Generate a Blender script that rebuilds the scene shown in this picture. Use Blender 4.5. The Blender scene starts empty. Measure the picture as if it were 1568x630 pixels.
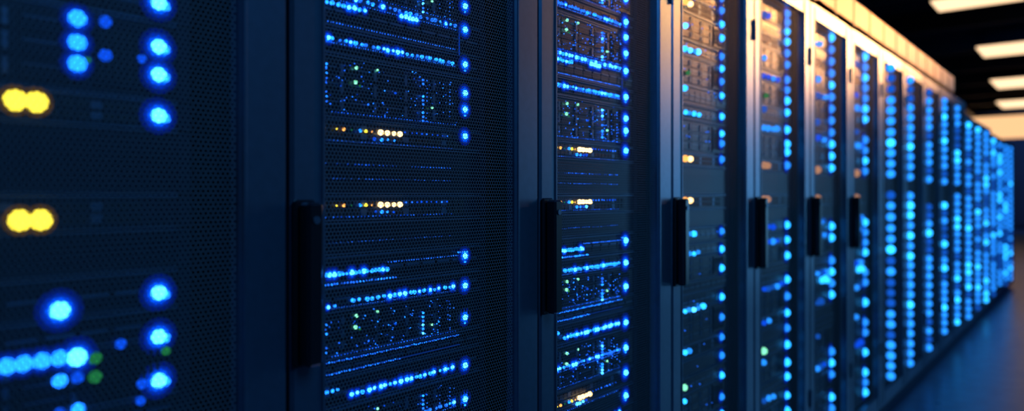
import bpy, math, random
from mathutils import Vector
random.seed(7)
scene = bpy.context.scene
scene.view_settings.view_transform = 'Standard'
ZC = 1.22          # eye height
P = 0.61           # rack pitch
S0 = 0.001
TH = math.radians(39.5)

# ------------------------------------------------------------------ materials
def new_mat(name):
    m = bpy.data.materials.new(name); m.use_nodes = True
    nt = m.node_tree; nt.nodes.clear()
    out = nt.nodes.new('ShaderNodeOutputMaterial')
    return m, nt, out

def metal(name, col, rough=0.4, metallic=0.6, nscale=40, bump=0.02, var=0.25, spec=0.5):
    m, nt, out = new_mat(name)
    b = nt.nodes.new('ShaderNodeBsdfPrincipled')
    tc = nt.nodes.new('ShaderNodeTexCoord')
    n = nt.nodes.new('ShaderNodeTexNoise'); n.inputs['Scale'].default_value = nscale
    n.inputs['Detail'].default_value = 4
    nt.links.new(tc.outputs['Object'], n.inputs['Vector'])
    mix = nt.nodes.new('ShaderNodeMix'); mix.data_type = 'RGBA'
    c2 = tuple(c*(1-var) for c in col)
    mix.inputs[6].default_value = (*c2, 1); mix.inputs[7].default_value = (*col, 1)
    nt.links.new(n.outputs['Fac'], mix.inputs[0])
    nt.links.new(mix.outputs[2], b.inputs['Base Color'])
    b.inputs['Roughness'].default_value = rough
    b.inputs['Metallic'].default_value = metallic
    b.inputs['Specular IOR Level'].default_value = spec
    if bump:
        bp = nt.nodes.new('ShaderNodeBump'); bp.inputs['Strength'].default_value = bump
        nt.links.new(n.outputs['Fac'], bp.inputs['Height'])
        nt.links.new(bp.outputs['Normal'], b.inputs['Normal'])
    nt.links.new(b.outputs[0], out.inputs[0])
    return m

def emis(name, col, s, sample=True):
    m, nt, out = new_mat(name)
    e = nt.nodes.new('ShaderNodeEmission')
    e.inputs[0].default_value = (*col, 1); e.inputs[1].default_value = s
    nt.links.new(e.outputs[0], out.inputs[0])
    m.cycles.emission_sampling = 'AUTO' if sample else 'NONE'
    return m

M_frame = metal('rack_frame_paint', (0.125, 0.19, 0.27), 0.36, 0.7, 60, 0.02)
M_cab = metal('rack_cabinet_paint', (0.015, 0.022, 0.035), 0.5, 0.3)
M_black = metal('handle_black_plastic', (0.010, 0.012, 0.016), 0.3, 0.0, 200, 0.03)
M_srv = metal('server_faceplate', (0.020, 0.032, 0.055), 0.36, 0.6, 80, 0.04)
M_srv2 = metal('server_drive_bay', (0.012, 0.02, 0.036), 0.3, 0.5, 80, 0.02)
M_edge = metal('server_bright_edge', (0.13, 0.21, 0.33), 0.35, 0.6, 80, 0.02)
M_dark = metal('port_dark', (0.004, 0.005, 0.007), 0.5, 0.0)
M_tray = metal('galvanised_tray', (0.55, 0.37, 0.22), 0.5, 0.2, 15, 0.05)
M_cable = metal('cable_jacket', (0.2, 0.14, 0.08), 0.5, 0.0)
M_ceil = metal('ceiling_paint', (0.02, 0.024, 0.032), 0.8, 0.0, 5, 0.05)
M_beam = metal('ceiling_steel', (0.05, 0.055, 0.065), 0.5, 0.4, 8, 0.05)
M_wall = metal('wall_paint', (0.035, 0.06, 0.10), 0.7, 0.0, 3, 0.03)

def floor_mat():
    m, nt, out = new_mat('floor_tiles')
    b = nt.nodes.new('ShaderNodeBsdfPrincipled')
    tc = nt.nodes.new('ShaderNodeTexCoord')
    br = nt.nodes.new('ShaderNodeTexBrick')
    br.offset = 0.0
    br.inputs['Scale'].default_value = 1.0
    br.inputs['Brick Width'].default_value = 0.6
    br.inputs['Row Height'].default_value = 0.6
    br.inputs['Mortar Size'].default_value = 0.004
    br.inputs['Color1'].default_value = (0.05, 0.10, 0.18, 1)
    br.inputs['Color2'].default_value = (0.06, 0.11, 0.19, 1)
    br.inputs['Mortar'].default_value = (0.02, 0.03, 0.04, 1)
    nt.links.new(tc.outputs['Object'], br.inputs['Vector'])
    n = nt.nodes.new('ShaderNodeTexNoise'); n.inputs['Scale'].default_value = 9
    nt.links.new(tc.outputs['Object'], n.inputs['Vector'])
    mr = nt.nodes.new('ShaderNodeMapRange')
    mr.inputs[3].default_value = 0.22; mr.inputs[4].default_value = 0.42
    nt.links.new(n.outputs['Fac'], mr.inputs[0])
    nt.links.new(br.outputs['Color'], b.inputs['Base Color'])
    nt.links.new(mr.outputs[0], b.inputs['Roughness'])
    nt.links.new(b.outputs[0], out.inputs[0])
    return m
M_floor = floor_mat()

def mesh_mat():
    """Perforated steel door skin: staggered round holes."""
    m, nt, out = new_mat('perforated_door_steel')
    L = nt.links
    tc = nt.nodes.new('ShaderNodeTexCoord')
    sep = nt.nodes.new('ShaderNodeSeparateXYZ'); L.new(tc.outputs['Object'], sep.inputs[0])
    a = 0.0070
    def mth(op, i0, i1=None):
        n = nt.nodes.new('ShaderNodeMath'); n.operation = op
        for k, v in enumerate((i0, i1)):
            if v is None: continue
            if isinstance(v, (int, float)): n.inputs[k].default_value = v
            else: L.new(v, n.inputs[k])
        return n.outputs[0]
    py = mth('DIVIDE', sep.outputs['Y'], a)
    pz = mth('DIVIDE', sep.outputs['Z'], a*1.732)
    def dist(off):
        fy = mth('SUBTRACT', mth('FRACT', mth('ADD', py, off)), 0.5)
        fz = mth('MULTIPLY', mth('SUBTRACT', mth('FRACT', mth('ADD', pz, off)), 0.5), 1.732)
        return mth('SQRT', mth('ADD', mth('MULTIPLY', fy, fy), mth('MULTIPLY', fz, fz)))
    d = mth('MINIMUM', dist(0.0), dist(0.5))
    hole = mth('LESS_THAN', d, 0.43)
    b = nt.nodes.new('ShaderNodeBsdfPrincipled')
    b.inputs['Base Color'].default_value = (0.15, 0.165, 0.19, 1)
    b.inputs['Roughness'].default_value = 0.6
    b.inputs['Metallic'].default_value = 0.0
    b.inputs['Specular IOR Level'].default_value = 0.02
    t = nt.nodes.new('ShaderNodeBsdfTransparent')
    mx = nt.nodes.new('ShaderNodeMixShader')
    L.new(hole, mx.inputs[0]); L.new(b.outputs[0], mx.inputs[1]); L.new(t.outputs[0], mx.inputs[2])
    L.new(mx.outputs[0], out.inputs[0])
    return m
M_mesh = mesh_mat()

E = {
 'cy':  emis('led_cyan',   (0.035, 0.30, 1.0), 9.5),
 'bl':  emis('led_blue',   (0.008, 0.17, 1.0), 5.2),
 'db':  emis('led_deep_blue', (0.002, 0.07, 0.8), 1.5, False),
 'halo':emis('led_glow_inner', (0.0, 0.09, 1.0), 1.7, False),  # this and the next two: painted bloom, fading outward in steps
 'halo2':emis('led_glow_mid', (0.0, 0.05, 0.95), 0.6, False),
 'halo3':emis('led_glow_outer', (0.0, 0.035, 0.85), 0.2, False),
 'ye':  emis('led_yellow', (1.0, 0.80, 0.05), 2.8),
 'am':  emis('led_amber',  (1.0, 0.42, 0.08), 2.6),
 'wa':  emis('led_warm_white', (1.0, 0.62, 0.25), 5.0),
 'gr':  emis('led_green',  (0.03, 0.45, 0.10), 0.5, False),
 'gw':  emis('led_pale_green', (0.25, 1.0, 0.6), 1.9, False),
 'or':  emis('led_dim_orange', (0.6, 0.28, 0.15), 1.1, False),
 'yh':  emis('led_yellow_glow', (0.5, 0.25, 0.01), 0.16, False),  # painted bloom, a dim disc behind each yellow LED
 'bead0':emis('led_bead_dim', (0.008, 0.14, 0.85), 0.8),
 'bead':emis('led_bead_blue', (0.014, 0.25, 1.0), 2.1),
 'bead2':emis('led_bead_bright', (0.018, 0.36, 1.0), 4.2),
 'tiny':emis('led_tiny_blue', (0.01, 0.13, 1.0), 2.4, False),
 'line':emis('led_light_line', (0.003, 0.08, 0.9), 0.45, False),
}
EK = list(E.keys()); EI = {k: i for i, k in enumerate(EK)}

# ------------------------------------------------------------------ mesh builder
def ico(sub):
    import bmesh
    bm = bmesh.new(); bmesh.ops.create_icosphere(bm, subdivisions=sub, radius=1)
    v = [tuple(x.co) for x in bm.verts]; f = [[w.index for w in x.verts] for x in bm.faces]
    bm.free(); return v, f
ICO = {1: ico(1), 2: ico(2), 3: ico(3)}

class MB:
    def __init__(s): s.v = []; s.f = []; s.m = []
    def box(s, x0, x1, y0, y1, z0, z1, mi=0, ch=0.0):
        o = len(s.v)
        if ch <= 0:
            s.v += [(x, y, z) for x in (x0, x1) for y in (y0, y1) for z in (z0, z1)]
            for q in ((0,1,3,2),(4,6,7,5),(0,4,5,1),(2,3,7,6),(0,2,6,4),(1,5,7,3)):
                s.f.append([o+i for i in q]); s.m.append(mi)
        else:
            # chamfered vertical bar: octagonal section in XY
            pts = [(x0+ch,y0),(x1-ch,y0),(x1,y0+ch),(x1,y1-ch),(x1-ch,y1),(x0+ch,y1),(x0,y1-ch),(x0,y0+ch)]
            rings = [(z0, ch), (z0+ch, 0), (z1-ch, 0), (z1, ch)]
            cx, cy = (x0+x1)/2, (y0+y1)/2
            for z, ins in rings:
                for (px, py) in pts:
                    fx = 1-ins/max(1e-6, (x1-x0)/2)*0.99 if ins else 1
                    fy = 1-ins/max(1e-6, (y1-y0)/2)*0.99 if ins else 1
                    s.v.append((cx+(px-cx)*fx, cy+(py-cy)*fy, z))
            for r in range(3):
                for i in range(8):
                    j = (i+1) % 8
                    s.f.append([o+r*8+i, o+r*8+j, o+(r+1)*8+j, o+(r+1)*8+i]); s.m.append(mi)
            s.f.append([o+i for i in reversed(range(8))]); s.m.append(mi)
            s.f.append([o+24+i for i in range(8)]); s.m.append(mi)
    def ball(s, c, r, mi=0, sub=2):
        V, F = ICO[sub]; o = len(s.v)
        s.v += [(c[0]+r*a[0], c[1]+r*a[1], c[2]+r*a[2]) for a in V]
        for q in F: s.f.append([o+i for i in q]); s.m.append(mi)
    def disc(s, c, r, mi=0, n=16):
        o = len(s.v)
        s.v += [(c[0], c[1]+r*math.cos(2*math.pi*i/n), c[2]+r*math.sin(2*math.pi*i/n)) for i in range(n)]
        s.f.append([o+i for i in range(n)]); s.m.append(mi)
    def cyl(s, axis, a, b, c, r, mi=0, n=12):
        o = len(s.v)
        for t in (a, b):
            for i in range(n):
                p = (r*math.cos(2*math.pi*i/n), r*math.sin(2*math.pi*i/n))
                if axis == 'y': s.v.append((c[0]+p[0], t, c[1]+p[1]))
                elif axis == 'x': s.v.append((t, c[0]+p[0], c[1]+p[1]))
                else: s.v.append((c[0]+p[0], c[1]+p[1], t))
        for i in range(n):
            j = (i+1) % n
            s.f.append([o+i, o+j, o+n+j, o+n+i]); s.m.append(mi)
        s.f.append([o+i for i in range(n)]); s.m.append(mi)
        s.f.append([o+n+i for i in range(n)]); s.m.append(mi)
    def data(s, name, mats, smooth=False):
        me = bpy.data.meshes.new(name); me.from_pydata(s.v, [], s.f)
        for m in mats: me.materials.append(m)
        me.polygons.foreach_set('material_index', s.m)
        if smooth: me.polygons.foreach_set('use_smooth', [True]*len(s.m))
        me.update(); return me

def add(name, me, parent=None, loc=(0, 0, 0)):
    o = bpy.data.objects.new(name, me); scene.collection.objects.link(o)
    o.location = loc
    if parent: o.parent = parent
    return o

# ------------------------------------------------------------------ rack parts (local: x=0 door face, y along row, z up)
TOP = 2.02
L0, L1 = 0.066, 0.531       # clear opening between door stiles
b = MB()
b.box(-0.95, -0.034, 0.002, 0.022, 0.06, TOP-0.02)
b.box(-0.95, -0.034, P-0.022, P-0.002, 0.06, TOP-0.02)
b.box(-0.95, -0.034, 0.002, P-0.002, TOP-0.02, TOP)
b.box(-0.95, -0.034, 0.002, P-0.002, 0.04, 0.06)
b.box(-0.95, -0.93, 0.022, P-0.022, 0.06, TOP-0.02)
b.box(-0.90, -0.06, 0.02, P-0.02, 0.0, 0.04)
for yy in (0.03, P-0.055):
    b.box(-0.075, -0.05, yy, yy+0.025, 0.06, TOP-0.02)
ME_cab = b.data('cabinet', [M_cab])
b = MB()
b.box(-0.03, 0, 0.003, L0, 0.06, TOP-0.004, 0, 0.005)
b.box(-0.03, 0, L1, P-0.003, 0.06, TOP-0.004, 0, 0.005)
b.box(-0.028, -0.001, L0-0.003, L1+0.003, TOP-0.068, TOP-0.006)
b.box(-0.028, -0.001, L0-0.003, L1+0.003, 0.062, 0.135)
b.box(-0.012, 0.0025, L1+0.004, L1+0.010, 0.08, TOP-0.02, 0, 0.001)
b.box(-0.012, 0.0025, L0-0.010, L0-0.004, 0.08, TOP-0.02, 0, 0.001)
for zz in (0.35, 1.75):
    b.cyl('z', zz, zz+0.07, (0.003, P-0.008), 0.006)
ME_frame = b.data('door_frame', [M_frame])
b = MB(); o = [(-0.010, L0-0.004, 0.125), (-0.010, L1+0.004, 0.125), (-0.010, L1+0.004, TOP-0.062), (-0.010, L0-0.004, TOP-0.062)]
b.v = o; b.f = [[0, 1, 2, 3]]; b.m = [0]
ME_mesh = b.data('door_mesh', [M_mesh])
b = MB()
z0, z1 = ZC-0.258, ZC-0.008
b.box(0.0, 0.008, 0.003, 0.041, z0, z1, 0, 0.003)
b.box(0.010, 0.036, 0.008, 0.035, z0+0.004, z1-0.004, 0, 0.004)
b.box(0.006, 0.014, 0.011, 0.032, z1-0.045, z1-0.012, 0, 0.002)
b.box(0.006, 0.014, 0.011, 0.032, z0+0.012, z0+0.035, 0, 0.002)
b.cyl('x', 0.034, 0.038, (0.0215, z1-0.03), 0.006, 1)
ME_handle = b.data('door_handle', [M_black, M_frame])

# servers (shared)
b = MB()
XF = -0.040
SY0, SY1 = 0.045, P-0.135
units = [(-1.08,-1.00,'2U'),(-1.00,-.95,'1U'),(-.95,-.90,'sw'),(-.90,-.80,'2U'),(-.80,-.75,'1U'),(-.75,-.70,'1U'),
 (-.70,-.60,'2U'),(-.60,-.55,'1U'),(-.55,-.50,'bl'),(-.50,-.455,'sw'),(-.455,-.35,'2U'),(-.35,-.30,'1U'),(-.30,-.265,'1U'),
 (-.265,-.19,'2U'),(-.19,-.15,'1U'),(-.15,-.10,'1U'),(-.10,-.045,'bl'),(-.045,.0,'sw'),(.0,.085,'bl'),(.085,.125,'sw'),
 (.125,.228,'2U'),(.228,.272,'1U'),(.272,.33,'1U'),(.33,.42,'2U'),(.42,.465,'1U'),(.465,.55,'2U'),(.55,.60,'sw'),
 (.60,.65,'1U'),(.65,.73,'2U')]
for a, c, t in units:
    z0, z1 = ZC+a+0.0012, ZC+c-0.0012
    xf = XF - random.choice((0, .001, .003))
    b.box(-0.75, xf, SY0, SY1, z0, z1, 0)
    b.box(xf, xf+0.003, SY0-0.004, SY0+0.014, z0, z1, 0)
    b.box(xf, xf+0.003, SY1-0.014, SY1+0.004, z0, z1, 0)
    b.box(xf, xf+0.004, SY0+.014, SY1-.014, z1-0.0022, z1, 2)
    b.box(xf, xf+0.003, SY0+.014, SY1-.014, z0, z0+0.0018, 2)
    h = z1-z0
    y0, y1 = SY0+0.02, SY1-0.02
    if t == '1U':
        n = 10; w = (y1-y0)/n
        for i in range(n):
            b.box(xf, xf+0.003, y0+i*w+.0015, y0+(i+1)*w-.0015, z0+h*.2, z1-h*.22, 1)
            b.box(xf+.003, xf+0.005, y0+i*w+.004, y0+(i+1)*w-.004, z0+h*.45, z0+h*.52, 2)
    elif t == '2U':
        n = 4; w = (y1-y0)*.72/n; rows = 3; rh = h*.84/rows
        for r in range(rows):
            for i in range(n):
                zz = z0+h*.08+r*rh
                b.box(xf, xf+0.003, y0+i*w+.0015, y0+(i+1)*w-.0015, zz+.0012, zz+rh-.0012, 1)
                b.box(xf+.003, xf+0.006, y0+(i+.78)*w, y0+(i+.86)*w, zz+.004, zz+rh-.004, 2)
                b.box(xf+.003, xf+0.004, y0+(i+.08)*w, y0+(i+.7)*w, zz+rh*.62, zz+rh*.68, 2)
        yy = y0+(y1-y0)*.75
        b.box(xf, xf+.004, yy, y1, z0+h*.1, z1-h*.1, 1)
        for i in range(9):
            b.box(xf+.004, xf+.0055, yy+.006+i*.0085, yy+.010+i*.0085, z0+h*.18, z1-h*.18, 3)
    elif t == 'sw':
        n = 22; w = (y1-y0)*.9/n
        for r in range(2):
            for i in range(n):
                zz = z0+h*(.18+.36*r)
                b.box(xf, xf+0.0025, y0+i*w+.001, y0+(i+1)*w-.002, zz, zz+h*.26, 3 if i % 6 else 2)
    else:
        k = int(h/0.007)
        for i in range(1, k):
            b.box(xf, xf+.0018, y0, y1, z0+i*.007, z0+i*.007+.0022, 1)
ME_srv = b.data('servers', [M_srv, M_srv2, M_edge, M_dark])

XL = -0.034
def led(b, u, z, r, kind, halo=0, x=XL, sub=None):
    if sub is None: sub = 1 if r < 0.0028 else 2
    b.ball((x, u, ZC+z), r, EI[kind], sub)
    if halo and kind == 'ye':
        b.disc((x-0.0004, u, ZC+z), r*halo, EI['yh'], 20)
    elif halo:   # stepped emissive discs that paint the bloom around the LED
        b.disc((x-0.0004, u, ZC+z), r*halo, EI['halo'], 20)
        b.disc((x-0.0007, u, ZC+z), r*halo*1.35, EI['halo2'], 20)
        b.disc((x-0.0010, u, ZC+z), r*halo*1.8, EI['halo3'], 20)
def bar(b, u0, u1, z, t=0.0012, kind='line'):
    b.box(XL-.002, XL, u0, u1, ZC+z-t/2, ZC+z+t/2, EI[kind])
def row(b, u0, u1, z, pitch, r, kinds, halo=0, jit=0.3, keep=1):
    u = u0
    while u <= u1:
        if random.random() <= keep:
            k = random.choice(kinds)
            led(b, u+random.uniform(-1, 1)*pitch*jit*.5, z+random.uniform(-1, 1)*r*.25, r*random.uniform(.75, 1.2), k, halo if k == 'cy' else 0)
        u += pitch

COL = [.71,.676,.64,.60,.555,.51,.45,.41,.368,.322,.254,.198,.166,.114,-.12,-.178,-.24,-.334,-.40,-.465,-.525,-.59,-.66,-.715,-.79,-.85,-.92,-.98,-1.04]
UC = .414

def fine_leds(b, sc=1.0):
    for z in COL:
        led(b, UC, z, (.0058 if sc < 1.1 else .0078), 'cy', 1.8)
    for z in COL[::2]:
        led(b, UC, z-.012, .0022*sc, 'bl')
    R = .0034*sc
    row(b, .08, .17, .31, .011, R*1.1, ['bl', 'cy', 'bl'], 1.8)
    row(b, .25, .29, .317, .009, R*1.2, ['cy'], 1.8)
    row(b, .08, .39, .279, .006, .0011*sc, ['tiny'])
    row(b, .08, .39, .252, .0115, R, ['bl', 'bl', 'cy', 'tiny'], 1.8, .5)
    row(b, .08, .39, .246, .005, .0009*sc, ['tiny'])
    for z0, z1 in ((.135, .222), (-.262, -.195), (.335, .415), (-.445, -.36), (.47, .545), (-.69, -.61), (-.89, -.81), (.655, .72)):
        n = int((z1-z0)/.0075)
        for i in range(n):
            z = z0+i*.0075
            if random.random() < .85: led(b, .302, z, .0026*sc, random.choice(['bl', 'cy', 'tiny']))
            if random.random() < .5: led(b, .312, z, .0012*sc, 'tiny')
            if random.random() < .55: led(b, .372, z, .0013*sc, 'tiny')
            if random.random() < .5: led(b, .09, z, .0018*sc, random.choice(['bl', 'tiny']))
            if random.random() < .4: led(b, .345, z, .0011*sc, 'tiny')
        for _ in range(95):
            led(b, random.uniform(.085, .39), random.uniform(z0, z1), .0009*sc*random.uniform(.7, 1.5), random.choice(['tiny', 'db', 'tiny', 'bl']))
        h = z1-z0
        for (u, f, k, r) in ((.15, .88, 'gw', .0030), (.148, .6, 'gw', .0034), (.157, .54, 'gr', .0022), (.195, .9, 'gw', .0026),
                             (.175, .2, 'tiny', .002), (.325, .3, 'gw', .0026), (.235, .5, 'db', .0025)):
            led(b, u, z0+h*f, r*sc, k)
        row(b, .10, .39, z0-.001, .0065, .0009*sc, ['tiny', 'db'])
    for zz in (.107, -.018, -.485, .575, -.93):
        for u, k, r in ((.11, 'ye', .0018), (.124, 'am', .0028), (.14, 'gr', .0016), (.158, 'bl', .0028), (.17, 'ye', .0028), (.183, 'am', .0018),
                        (.202, 'wa', .0052), (.217, 'wa', .0048), (.232, 'wa', .0040), (.246, 'wa', .0050)):
            led(b, u, zz, r*sc, k, 0)
        row(b, .19, .24, zz-.012, .014, .0028*sc, ['bl', 'db', 'cy'])
        row(b, .26, .37, zz+.004, .013, .0018*sc, ['tiny', 'db'])
        row(b, .08, .38, zz-.019, .008, .0009*sc, ['db', 'tiny'])
    for zz in (.026, -.079, .05):
        row(b, .08, .38, zz, .0075, .0009*sc, ['db', 'tiny', 'tiny'], 0, .3, .8)
    row(b, .08, .22, -.130, .0085, R*1.05, ['cy', 'bl', 'bl'], 1.8)
    row(b, .08, .24, -.146, .0065, .0017*sc, ['bl', 'tiny'])
    row(b, .22, .40, -.118, .006, .0012*sc, ['tiny'])
    row(b, .395, .42, -.112, .006, .0018*sc, ['bl', 'tiny'])
    row(b, .145, .39, -.177, .0125, R*1.05, ['bl', 'cy', 'bl'], 1.8, .5)
    row(b, .08, .39, -.185, .005, .0009*sc, ['tiny'])
    led(b, .093, -.182, .003*sc, 'cy', 1.5); led(b, .106, -.181, .0026*sc, 'bl')
    bar(b, .075, .40, -.272, .0012); bar(b, .075, .40, -.291, .0012)
    row(b, .08, .25, -.291, .005, .0014*sc, ['bl', 'tiny'])
    row(b, .08, .40, -.272, .005, .0014*sc, ['bl', 'tiny'])
    row(b, .14, .39, -.332, .012, R*1.1, ['bl', 'cy', 'cy'], 1.8, .5)
    row(b, .08, .12, -.318, .011, R, ['bl', 'cy'], 1.8)
    for z in (.44, .62, -.40, -.56, -.585, -.73, -.78, -.97, .325, .69):
        row(b, .085, .39, z, .0125, R, ['bl', 'tiny', 'cy', 'tiny'], 1.8, .5)
        row(b, .085, .39, z-.008, .0055, .0009*sc, ['tiny'])
    bar(b, .40, .4015, .2765, .0012); b.box(XL-.002, XL, .398, .3995, ZC+.27, ZC+.325, EI['line'])

def near_leds(b):
    for z in (.253, .195, .158, .104, -.130, -.188, -.246, .31, .37, -.33):
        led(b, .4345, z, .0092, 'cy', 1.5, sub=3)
    for z in (.253, .195, .158, .104, -.130, -.188, -.246):
        led(b, .4435, z-.003, .006, 'bl', 0, sub=2)
    for z in (.214, .185, .159): led(b, .337, z, .0098, 'bl', 1.1, sub=3)
    for z in (.216, .174): led(b, .369, z, .0075, 'db', 0, sub=3); led(b, .372, z, .003, 'bl')
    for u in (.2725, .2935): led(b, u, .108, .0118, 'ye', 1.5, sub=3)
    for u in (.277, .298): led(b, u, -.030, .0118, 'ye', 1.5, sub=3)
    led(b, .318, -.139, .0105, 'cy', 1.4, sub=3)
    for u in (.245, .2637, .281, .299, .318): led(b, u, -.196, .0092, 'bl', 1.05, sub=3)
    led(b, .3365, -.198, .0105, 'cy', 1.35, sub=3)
    led(b, .357, -.203, .0075, 'gr', 0, sub=3); led(b, .357, -.226, .0075, 'gr', 0, sub=3)
    led(b, .444, -.208, .006, 'gr'); led(b, .348, .165, .004, 'gr')
    led(b, .318, -.223, .008, 'bl', 0, sub=3); led(b, .337, -.223, .007, 'db', 0, sub=3)
    led(b, .387, -.19, .0065, 'db', 0, sub=3); led(b, .413, -.246, .0065, 'db', 0, sub=3); led(b, .411, -.268, .006, 'db')
    led(b, .413, .176, .0055, 'db'); led(b, .338, -.262, .0075, 'bl', 0, sub=3); led(b, .318, -.262, .0065, 'db')
    led(b, .29, .33, .0075, 'bl'); led(b, .3, -.33, .0075, 'bl')

def mid_leds(b, r, k):
    dens = k >= 5
    zs = [z for z in COL]
    if dens:
        zs = []
        z = .715
        while z > -1.07:
            if not (-.085 < z < .11) and random.random() < (.95 if z > 0 else .72): zs.append(z)
            z -= .054 if z > 0 else .052
    u = {3: .412, 4: .425, 5: .407, 6: .39}[k]
    for z in zs:
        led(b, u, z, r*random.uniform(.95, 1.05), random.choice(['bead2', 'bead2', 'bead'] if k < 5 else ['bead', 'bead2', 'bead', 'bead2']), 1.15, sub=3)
    ul = {3: .15, 4: .185, 5: .21, 6: .235}[k]
    rr = r*.9
    for zz in (.107, -.018, .575):
        led(b, ul, zz, rr, 'am' if k < 4 else 'or', 0, sub=3)
        if k < 5: led(b, ul+.035, zz, rr*.9, 'wa' if k == 3 else 'or', 0, sub=3)
    spots = [(.435, 4), (.247, 4), (-.12, 3), (-.178, 4), (-.348, 5), (-.47, 2), (.50, 1), (.316, 1), (.66, 2), (-.76, 3), (-.62, 1)]
    for z, n in spots:
        for i in range(n):
            uu = ul+i*(.03 if k == 3 else .045)+random.uniform(-.006, .006)
            if uu < u-.03:
                led(b, uu, z+random.uniform(-.004, .004), rr*random.uniform(.6, 1.0), random.choice(['bead2', 'bead', 'cy'] if k == 3 else ['bead', 'bead0', 'db']), 0)
    if k < 5:
        led(b, ul+.02, .365, rr*.7, 'gr')
        led(b, ul-.005, -.575, rr, 'gw')
    if k == 3:
        for _ in range(60):
            led(b, random.uniform(.13, .39), random.choice(COL)+random.uniform(-.01, .01), .002, 'tiny')
    if k >= 5:
        for uu in (.30, .34, .27): led(b, uu, -.38+random.uniform(-.01, .01), rr, 'bead2', 0)

def far_leds(b, r, k):
    z = .715 - random.uniform(0, .02)
    while z > -1.065:
        if not (.03 < z < .085 or -.06 < z < -.02) or k > 11:
            led(b, .2 if k == 7 else .1, z, r*random.uniform(.95, 1.04), random.choice(['bead', 'bead0', 'bead', 'bead2', 'bead']), 0, x=.004, sub=2)
        z -= random.choice((.057, .060, .063)) if k < 12 else .068

RAD = {3: .0112, 4: .0152, 5: .0185, 6: .0208, 7: .0225, 8: .0230}
N = 19
led_mats = [E[k] for k in EK]
for k in range(-1, N):
    root = bpy.data.objects.new('server_rack', None); scene.collection.objects.link(root)
    root.location = (0, S0+P*k, 0)
    if k >= 12: root.scale = (1, 1, .95 if k < 15 else .93)      # lower cabinets at the far end of the row
    add('cabinet', ME_cab, root); add('door_frame', ME_frame, root); add('servers', ME_srv, root)
    add('door_mesh', ME_mesh, root)
    if k < 7: add('door_handle', ME_handle, root)
    b = MB()
    if k <= 0: near_leds(b)
    elif k == 1: fine_leds(b, 1.0)
    elif k == 2: fine_leds(b, 1.2)
    elif k <= 6: mid_leds(b, RAD[k], k)
    else: far_leds(b, RAD.get(k, .0235 if k < 12 else .027), k)
    add('indicator_leds', b.data('indicator_leds', led_mats, True), root)

# ------------------------------------------------------------------ cable tray on top of the row
tray = bpy.data.objects.new('cable_tray', None); scene.collection.objects.link(tray)
b = MB(); YA, YB = S0-P+.02, 6.75
b.box(-.035, -.005, YA, YB, TOP, TOP+.028); b.box(-.012, -.005, YA, YB, TOP, TOP+.15); b.box(-.035, -.005, YA, YB, TOP+.142, TOP+.15)
b.box(-.42, -.40, YA, YB, TOP, TOP+.15); b.box(-.42, -.005, YB-.01, YB, TOP, TOP+.15)
y = YA+.05
while y < YB-.05:
    b.box(-.41, -.012, y, y+.03, TOP+.01, TOP+.03)
    b.box(-.005, -.002, y, y+.012, TOP+.01, TOP+.14)
    y += .305
add('tray_rails', b.data('tray_rails', [M_tray]), tray)
b = MB()
for i in range(9):
    b.cyl('y', YA, YB-.02, (-.06-.037*i, TOP+.055+.012*(i % 3)), .017, 0, 8)
add('tray_cables', b.data('tray_cables', [M_cable], True), tray)

# ------------------------------------------------------------------ room shell
X0, X1, Y0, Y1, H = -6.0, 3.2, -4.0, 31.0, 4.05
def slab(name, a, mat):
    b = MB(); b.box(*a); return add(name, b.data(name, [mat]))
slab('floor', (X0, X1, Y0, Y1, -.1, 0), M_floor)
slab('ceiling', (X0, X1, Y0, Y1, H, H+.1), M_ceil)
slab('wall_left', (X0-.1, X0, Y0, Y1, 0, H), M_wall)
slab('wall_right', (X1, X1+.1, Y0, Y1, 0, H), M_wall)
slab('wall_back', (X0, X1, Y1, Y1+.1, 0, H), M_wall)
slab('wall_front', (X0, X1, Y0-.1, Y0, 0, H), M_wall)
slab('baseboard_back', (X0, X1, Y1-.02, Y1, 0, .12), M_cab)
b = MB()
y = 1.2
while y < 30:
    b.box(X0, X1, y, y+.09, H-.30, H-.28); b.box(X0, X1, y+.035, y+.055, H-.28, H-.02); b.box(X0, X1, y, y+.09, H-.02, H)
    y += 2.3
add('ceiling_beams', b.data('ceiling_beams', [M_beam]))
b = MB()
for x in (-2.6, -2.45, -2.2, .9, 1.05): b.cyl('y', Y0+.1, Y1-.1, (x, H-.38), .05, 0, 12)
b.box(-3.9, -3.1, Y0+.2, Y1-.2, H-.75, H-.34)
yy = Y0+1
while yy < Y1-1:
    for x in (-3.95, -3.07, -2.4, 1.0): b.cyl('z', H-.42, H, (x, yy), .012, 0, 6)
    b.box(-3.97, -3.05, yy-.02, yy+.02, H-.78, H-.75)
    yy += 3
add('ceiling_duct_and_pipes', b.data('ceiling_duct_and_pipes', [M_beam]))

M_panel = emis('ceiling_panel_diffuser', (1.0, .66, .38), 1.7)
M_warm = emis('pendant_diffuser', (1.0, .55, .26), 1.2)
def ceiling_light(x, y, w=.72, l=.42, z=H-.33):
    r = bpy.data.objects.new('ceiling_light', None); scene.collection.objects.link(r); r.location = (x, y, 0)
    b = MB()
    b.box(-w/2-.03, w/2+.03, -l/2-.03, l/2+.03, z+.012, z+.07)
    for sx in (-w/2+.1, w/2-.1): b.cyl('z', z+.07, H, (sx, 0), .012, 0, 8)
    add('housing', b.data('housing', [M_beam]), r)
    b = MB(); b.box(-w/2, w/2, -l/2, l/2, z-.012, z+.012)
    add('diffuser', b.data('diffuser', [M_panel]), r)
ceiling_light(-.33, 10.95, .95, .6); ceiling_light(-.30, 15.0, .90, 1.05); ceiling_light(-.50, 19.6, 1.0, 1.5); ceiling_light(-.8, 24.2, 1.05, 1.7)

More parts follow.
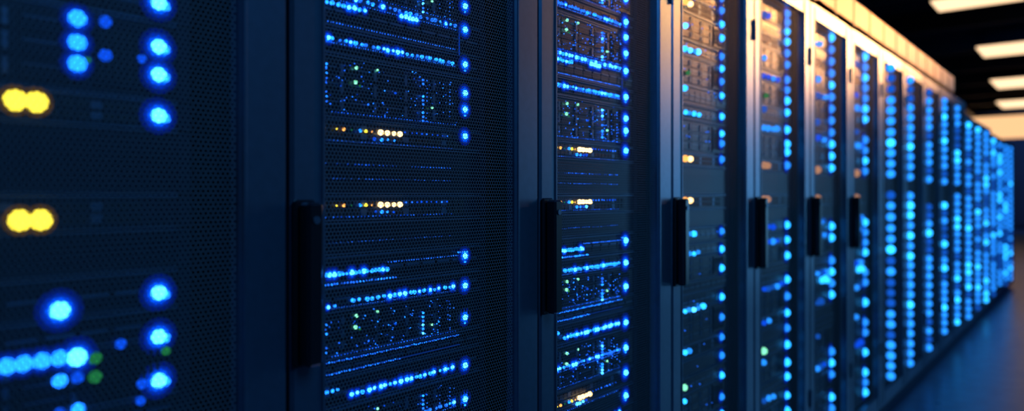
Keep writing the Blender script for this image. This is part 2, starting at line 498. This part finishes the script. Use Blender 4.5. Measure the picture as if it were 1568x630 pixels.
r = bpy.data.objects.new('pendant_light', None); scene.collection.objects.link(r); r.location = (-1.0, 26.6, 0)
b = MB(); b.box(-1.5, 1.5, -.4, .4, 3.60, 3.67)
for sx in (-1.1, 1.1): b.cyl('z', 3.67, H, (sx, 0), .012, 0, 8)
add('housing', b.data('housing', [M_beam]), r)
b = MB(); b.box(-1.45, 1.45, -.36, .36, 2.95, 3.6, 0, .08)
add('shade', b.data('shade', [M_warm]), r)

# ------------------------------------------------------------------ lights
def area(name, loc, tgt, sx, sy, col, e, spread=180):
    l = bpy.data.lights.new(name, 'AREA'); l.shape = 'RECTANGLE'; l.size = sx; l.size_y = sy
    l.color = col; l.energy = e; l.spread = math.radians(spread)
    o = bpy.data.objects.new(name, l); scene.collection.objects.link(o); o.location = loc
    o.rotation_euler = (Vector(tgt)-Vector(loc)).to_track_quat('-Z', 'Y').to_euler()
def spot(name, loc, tgt, ang, blend, col, e, rad=.06):
    l = bpy.data.lights.new(name, 'SPOT'); l.spot_size = math.radians(ang); l.spot_blend = blend
    l.color = col; l.energy = e; l.shadow_soft_size = rad
    o = bpy.data.objects.new(name, l); scene.collection.objects.link(o); o.location = loc
    o.rotation_euler = (Vector(tgt)-Vector(loc)).to_track_quat('-Z', 'Y').to_euler()
area('blue_fill', (2.6, 0.6, 3.4), (0, 1.6, 1.1), 1.4, 2.2, (.08, .40, 1), 54)  # added blue fill from an unseen source, brightens the near racks
area('blue_fill', (2.4, 5.0, 3.7), (.2, 5.0, .6), .8, 5.0, (.08, .40, 1), 12)  # added blue fill along the middle of the row
area('blue_fill', (1.9, 14.0, 3.95), (1.0, 14.0, 0), .8, 8.0, (.03, .27, 1), 270)  # added blue fill for the floor and far aisle
area('blue_fill', (.5, 27.0, 3.95), (0, 31, 1.0), 2.0, .6, (.05, .30, 1), 150)  # added blue fill for the back wall
area('pale_sheen_fill', (2.9, 8.5, 1.7), (0, 4.0, 1.1), .7, 2.6, (.16, .54, 1), 48)  # added unseen lamp, puts a grazing sheen on the door posts
for s in (2.7, 3.4, 4.1, 4.9):      # added warm spots without fixtures, washing the tops of the doors
    spot('warm_wash_spot', (2.35, s*2.9, 3.70), (0.0, s, 2.25), 11, 1.0, (1, .42, .12), 800, .15)
for y in (3.2, 4.6, 6.0):  # added warm spots without fixtures, aimed at the cable tray
    spot('warm_tray_spot', (1.3, y, 3.6), (-.02, y-.3, 2.24), 26, 1.0, (1, .45, .14), 200)

w = bpy.data.worlds.new('dim_world'); scene.world = w; w.use_nodes = True
w.node_tree.nodes['Background'].inputs[0].default_value = (.02, .05, .12, 1)
w.node_tree.nodes['Background'].inputs[1].default_value = .3

# ------------------------------------------------------------------ camera
cam = bpy.data.cameras.new('camera'); co = bpy.data.objects.new('camera', cam); scene.collection.objects.link(co)
co.location = (.93, 0, ZC); co.rotation_euler = (math.radians(90), 0, TH)
cam.sensor_width = 36; cam.lens = 36*1100/1568; cam.shift_y = -17/1568
cam.clip_start = .02; cam.clip_end = 100
cam.dof.use_dof = True; cam.dof.focus_distance = 1.45; cam.dof.aperture_fstop = 1.6
scene.camera = co
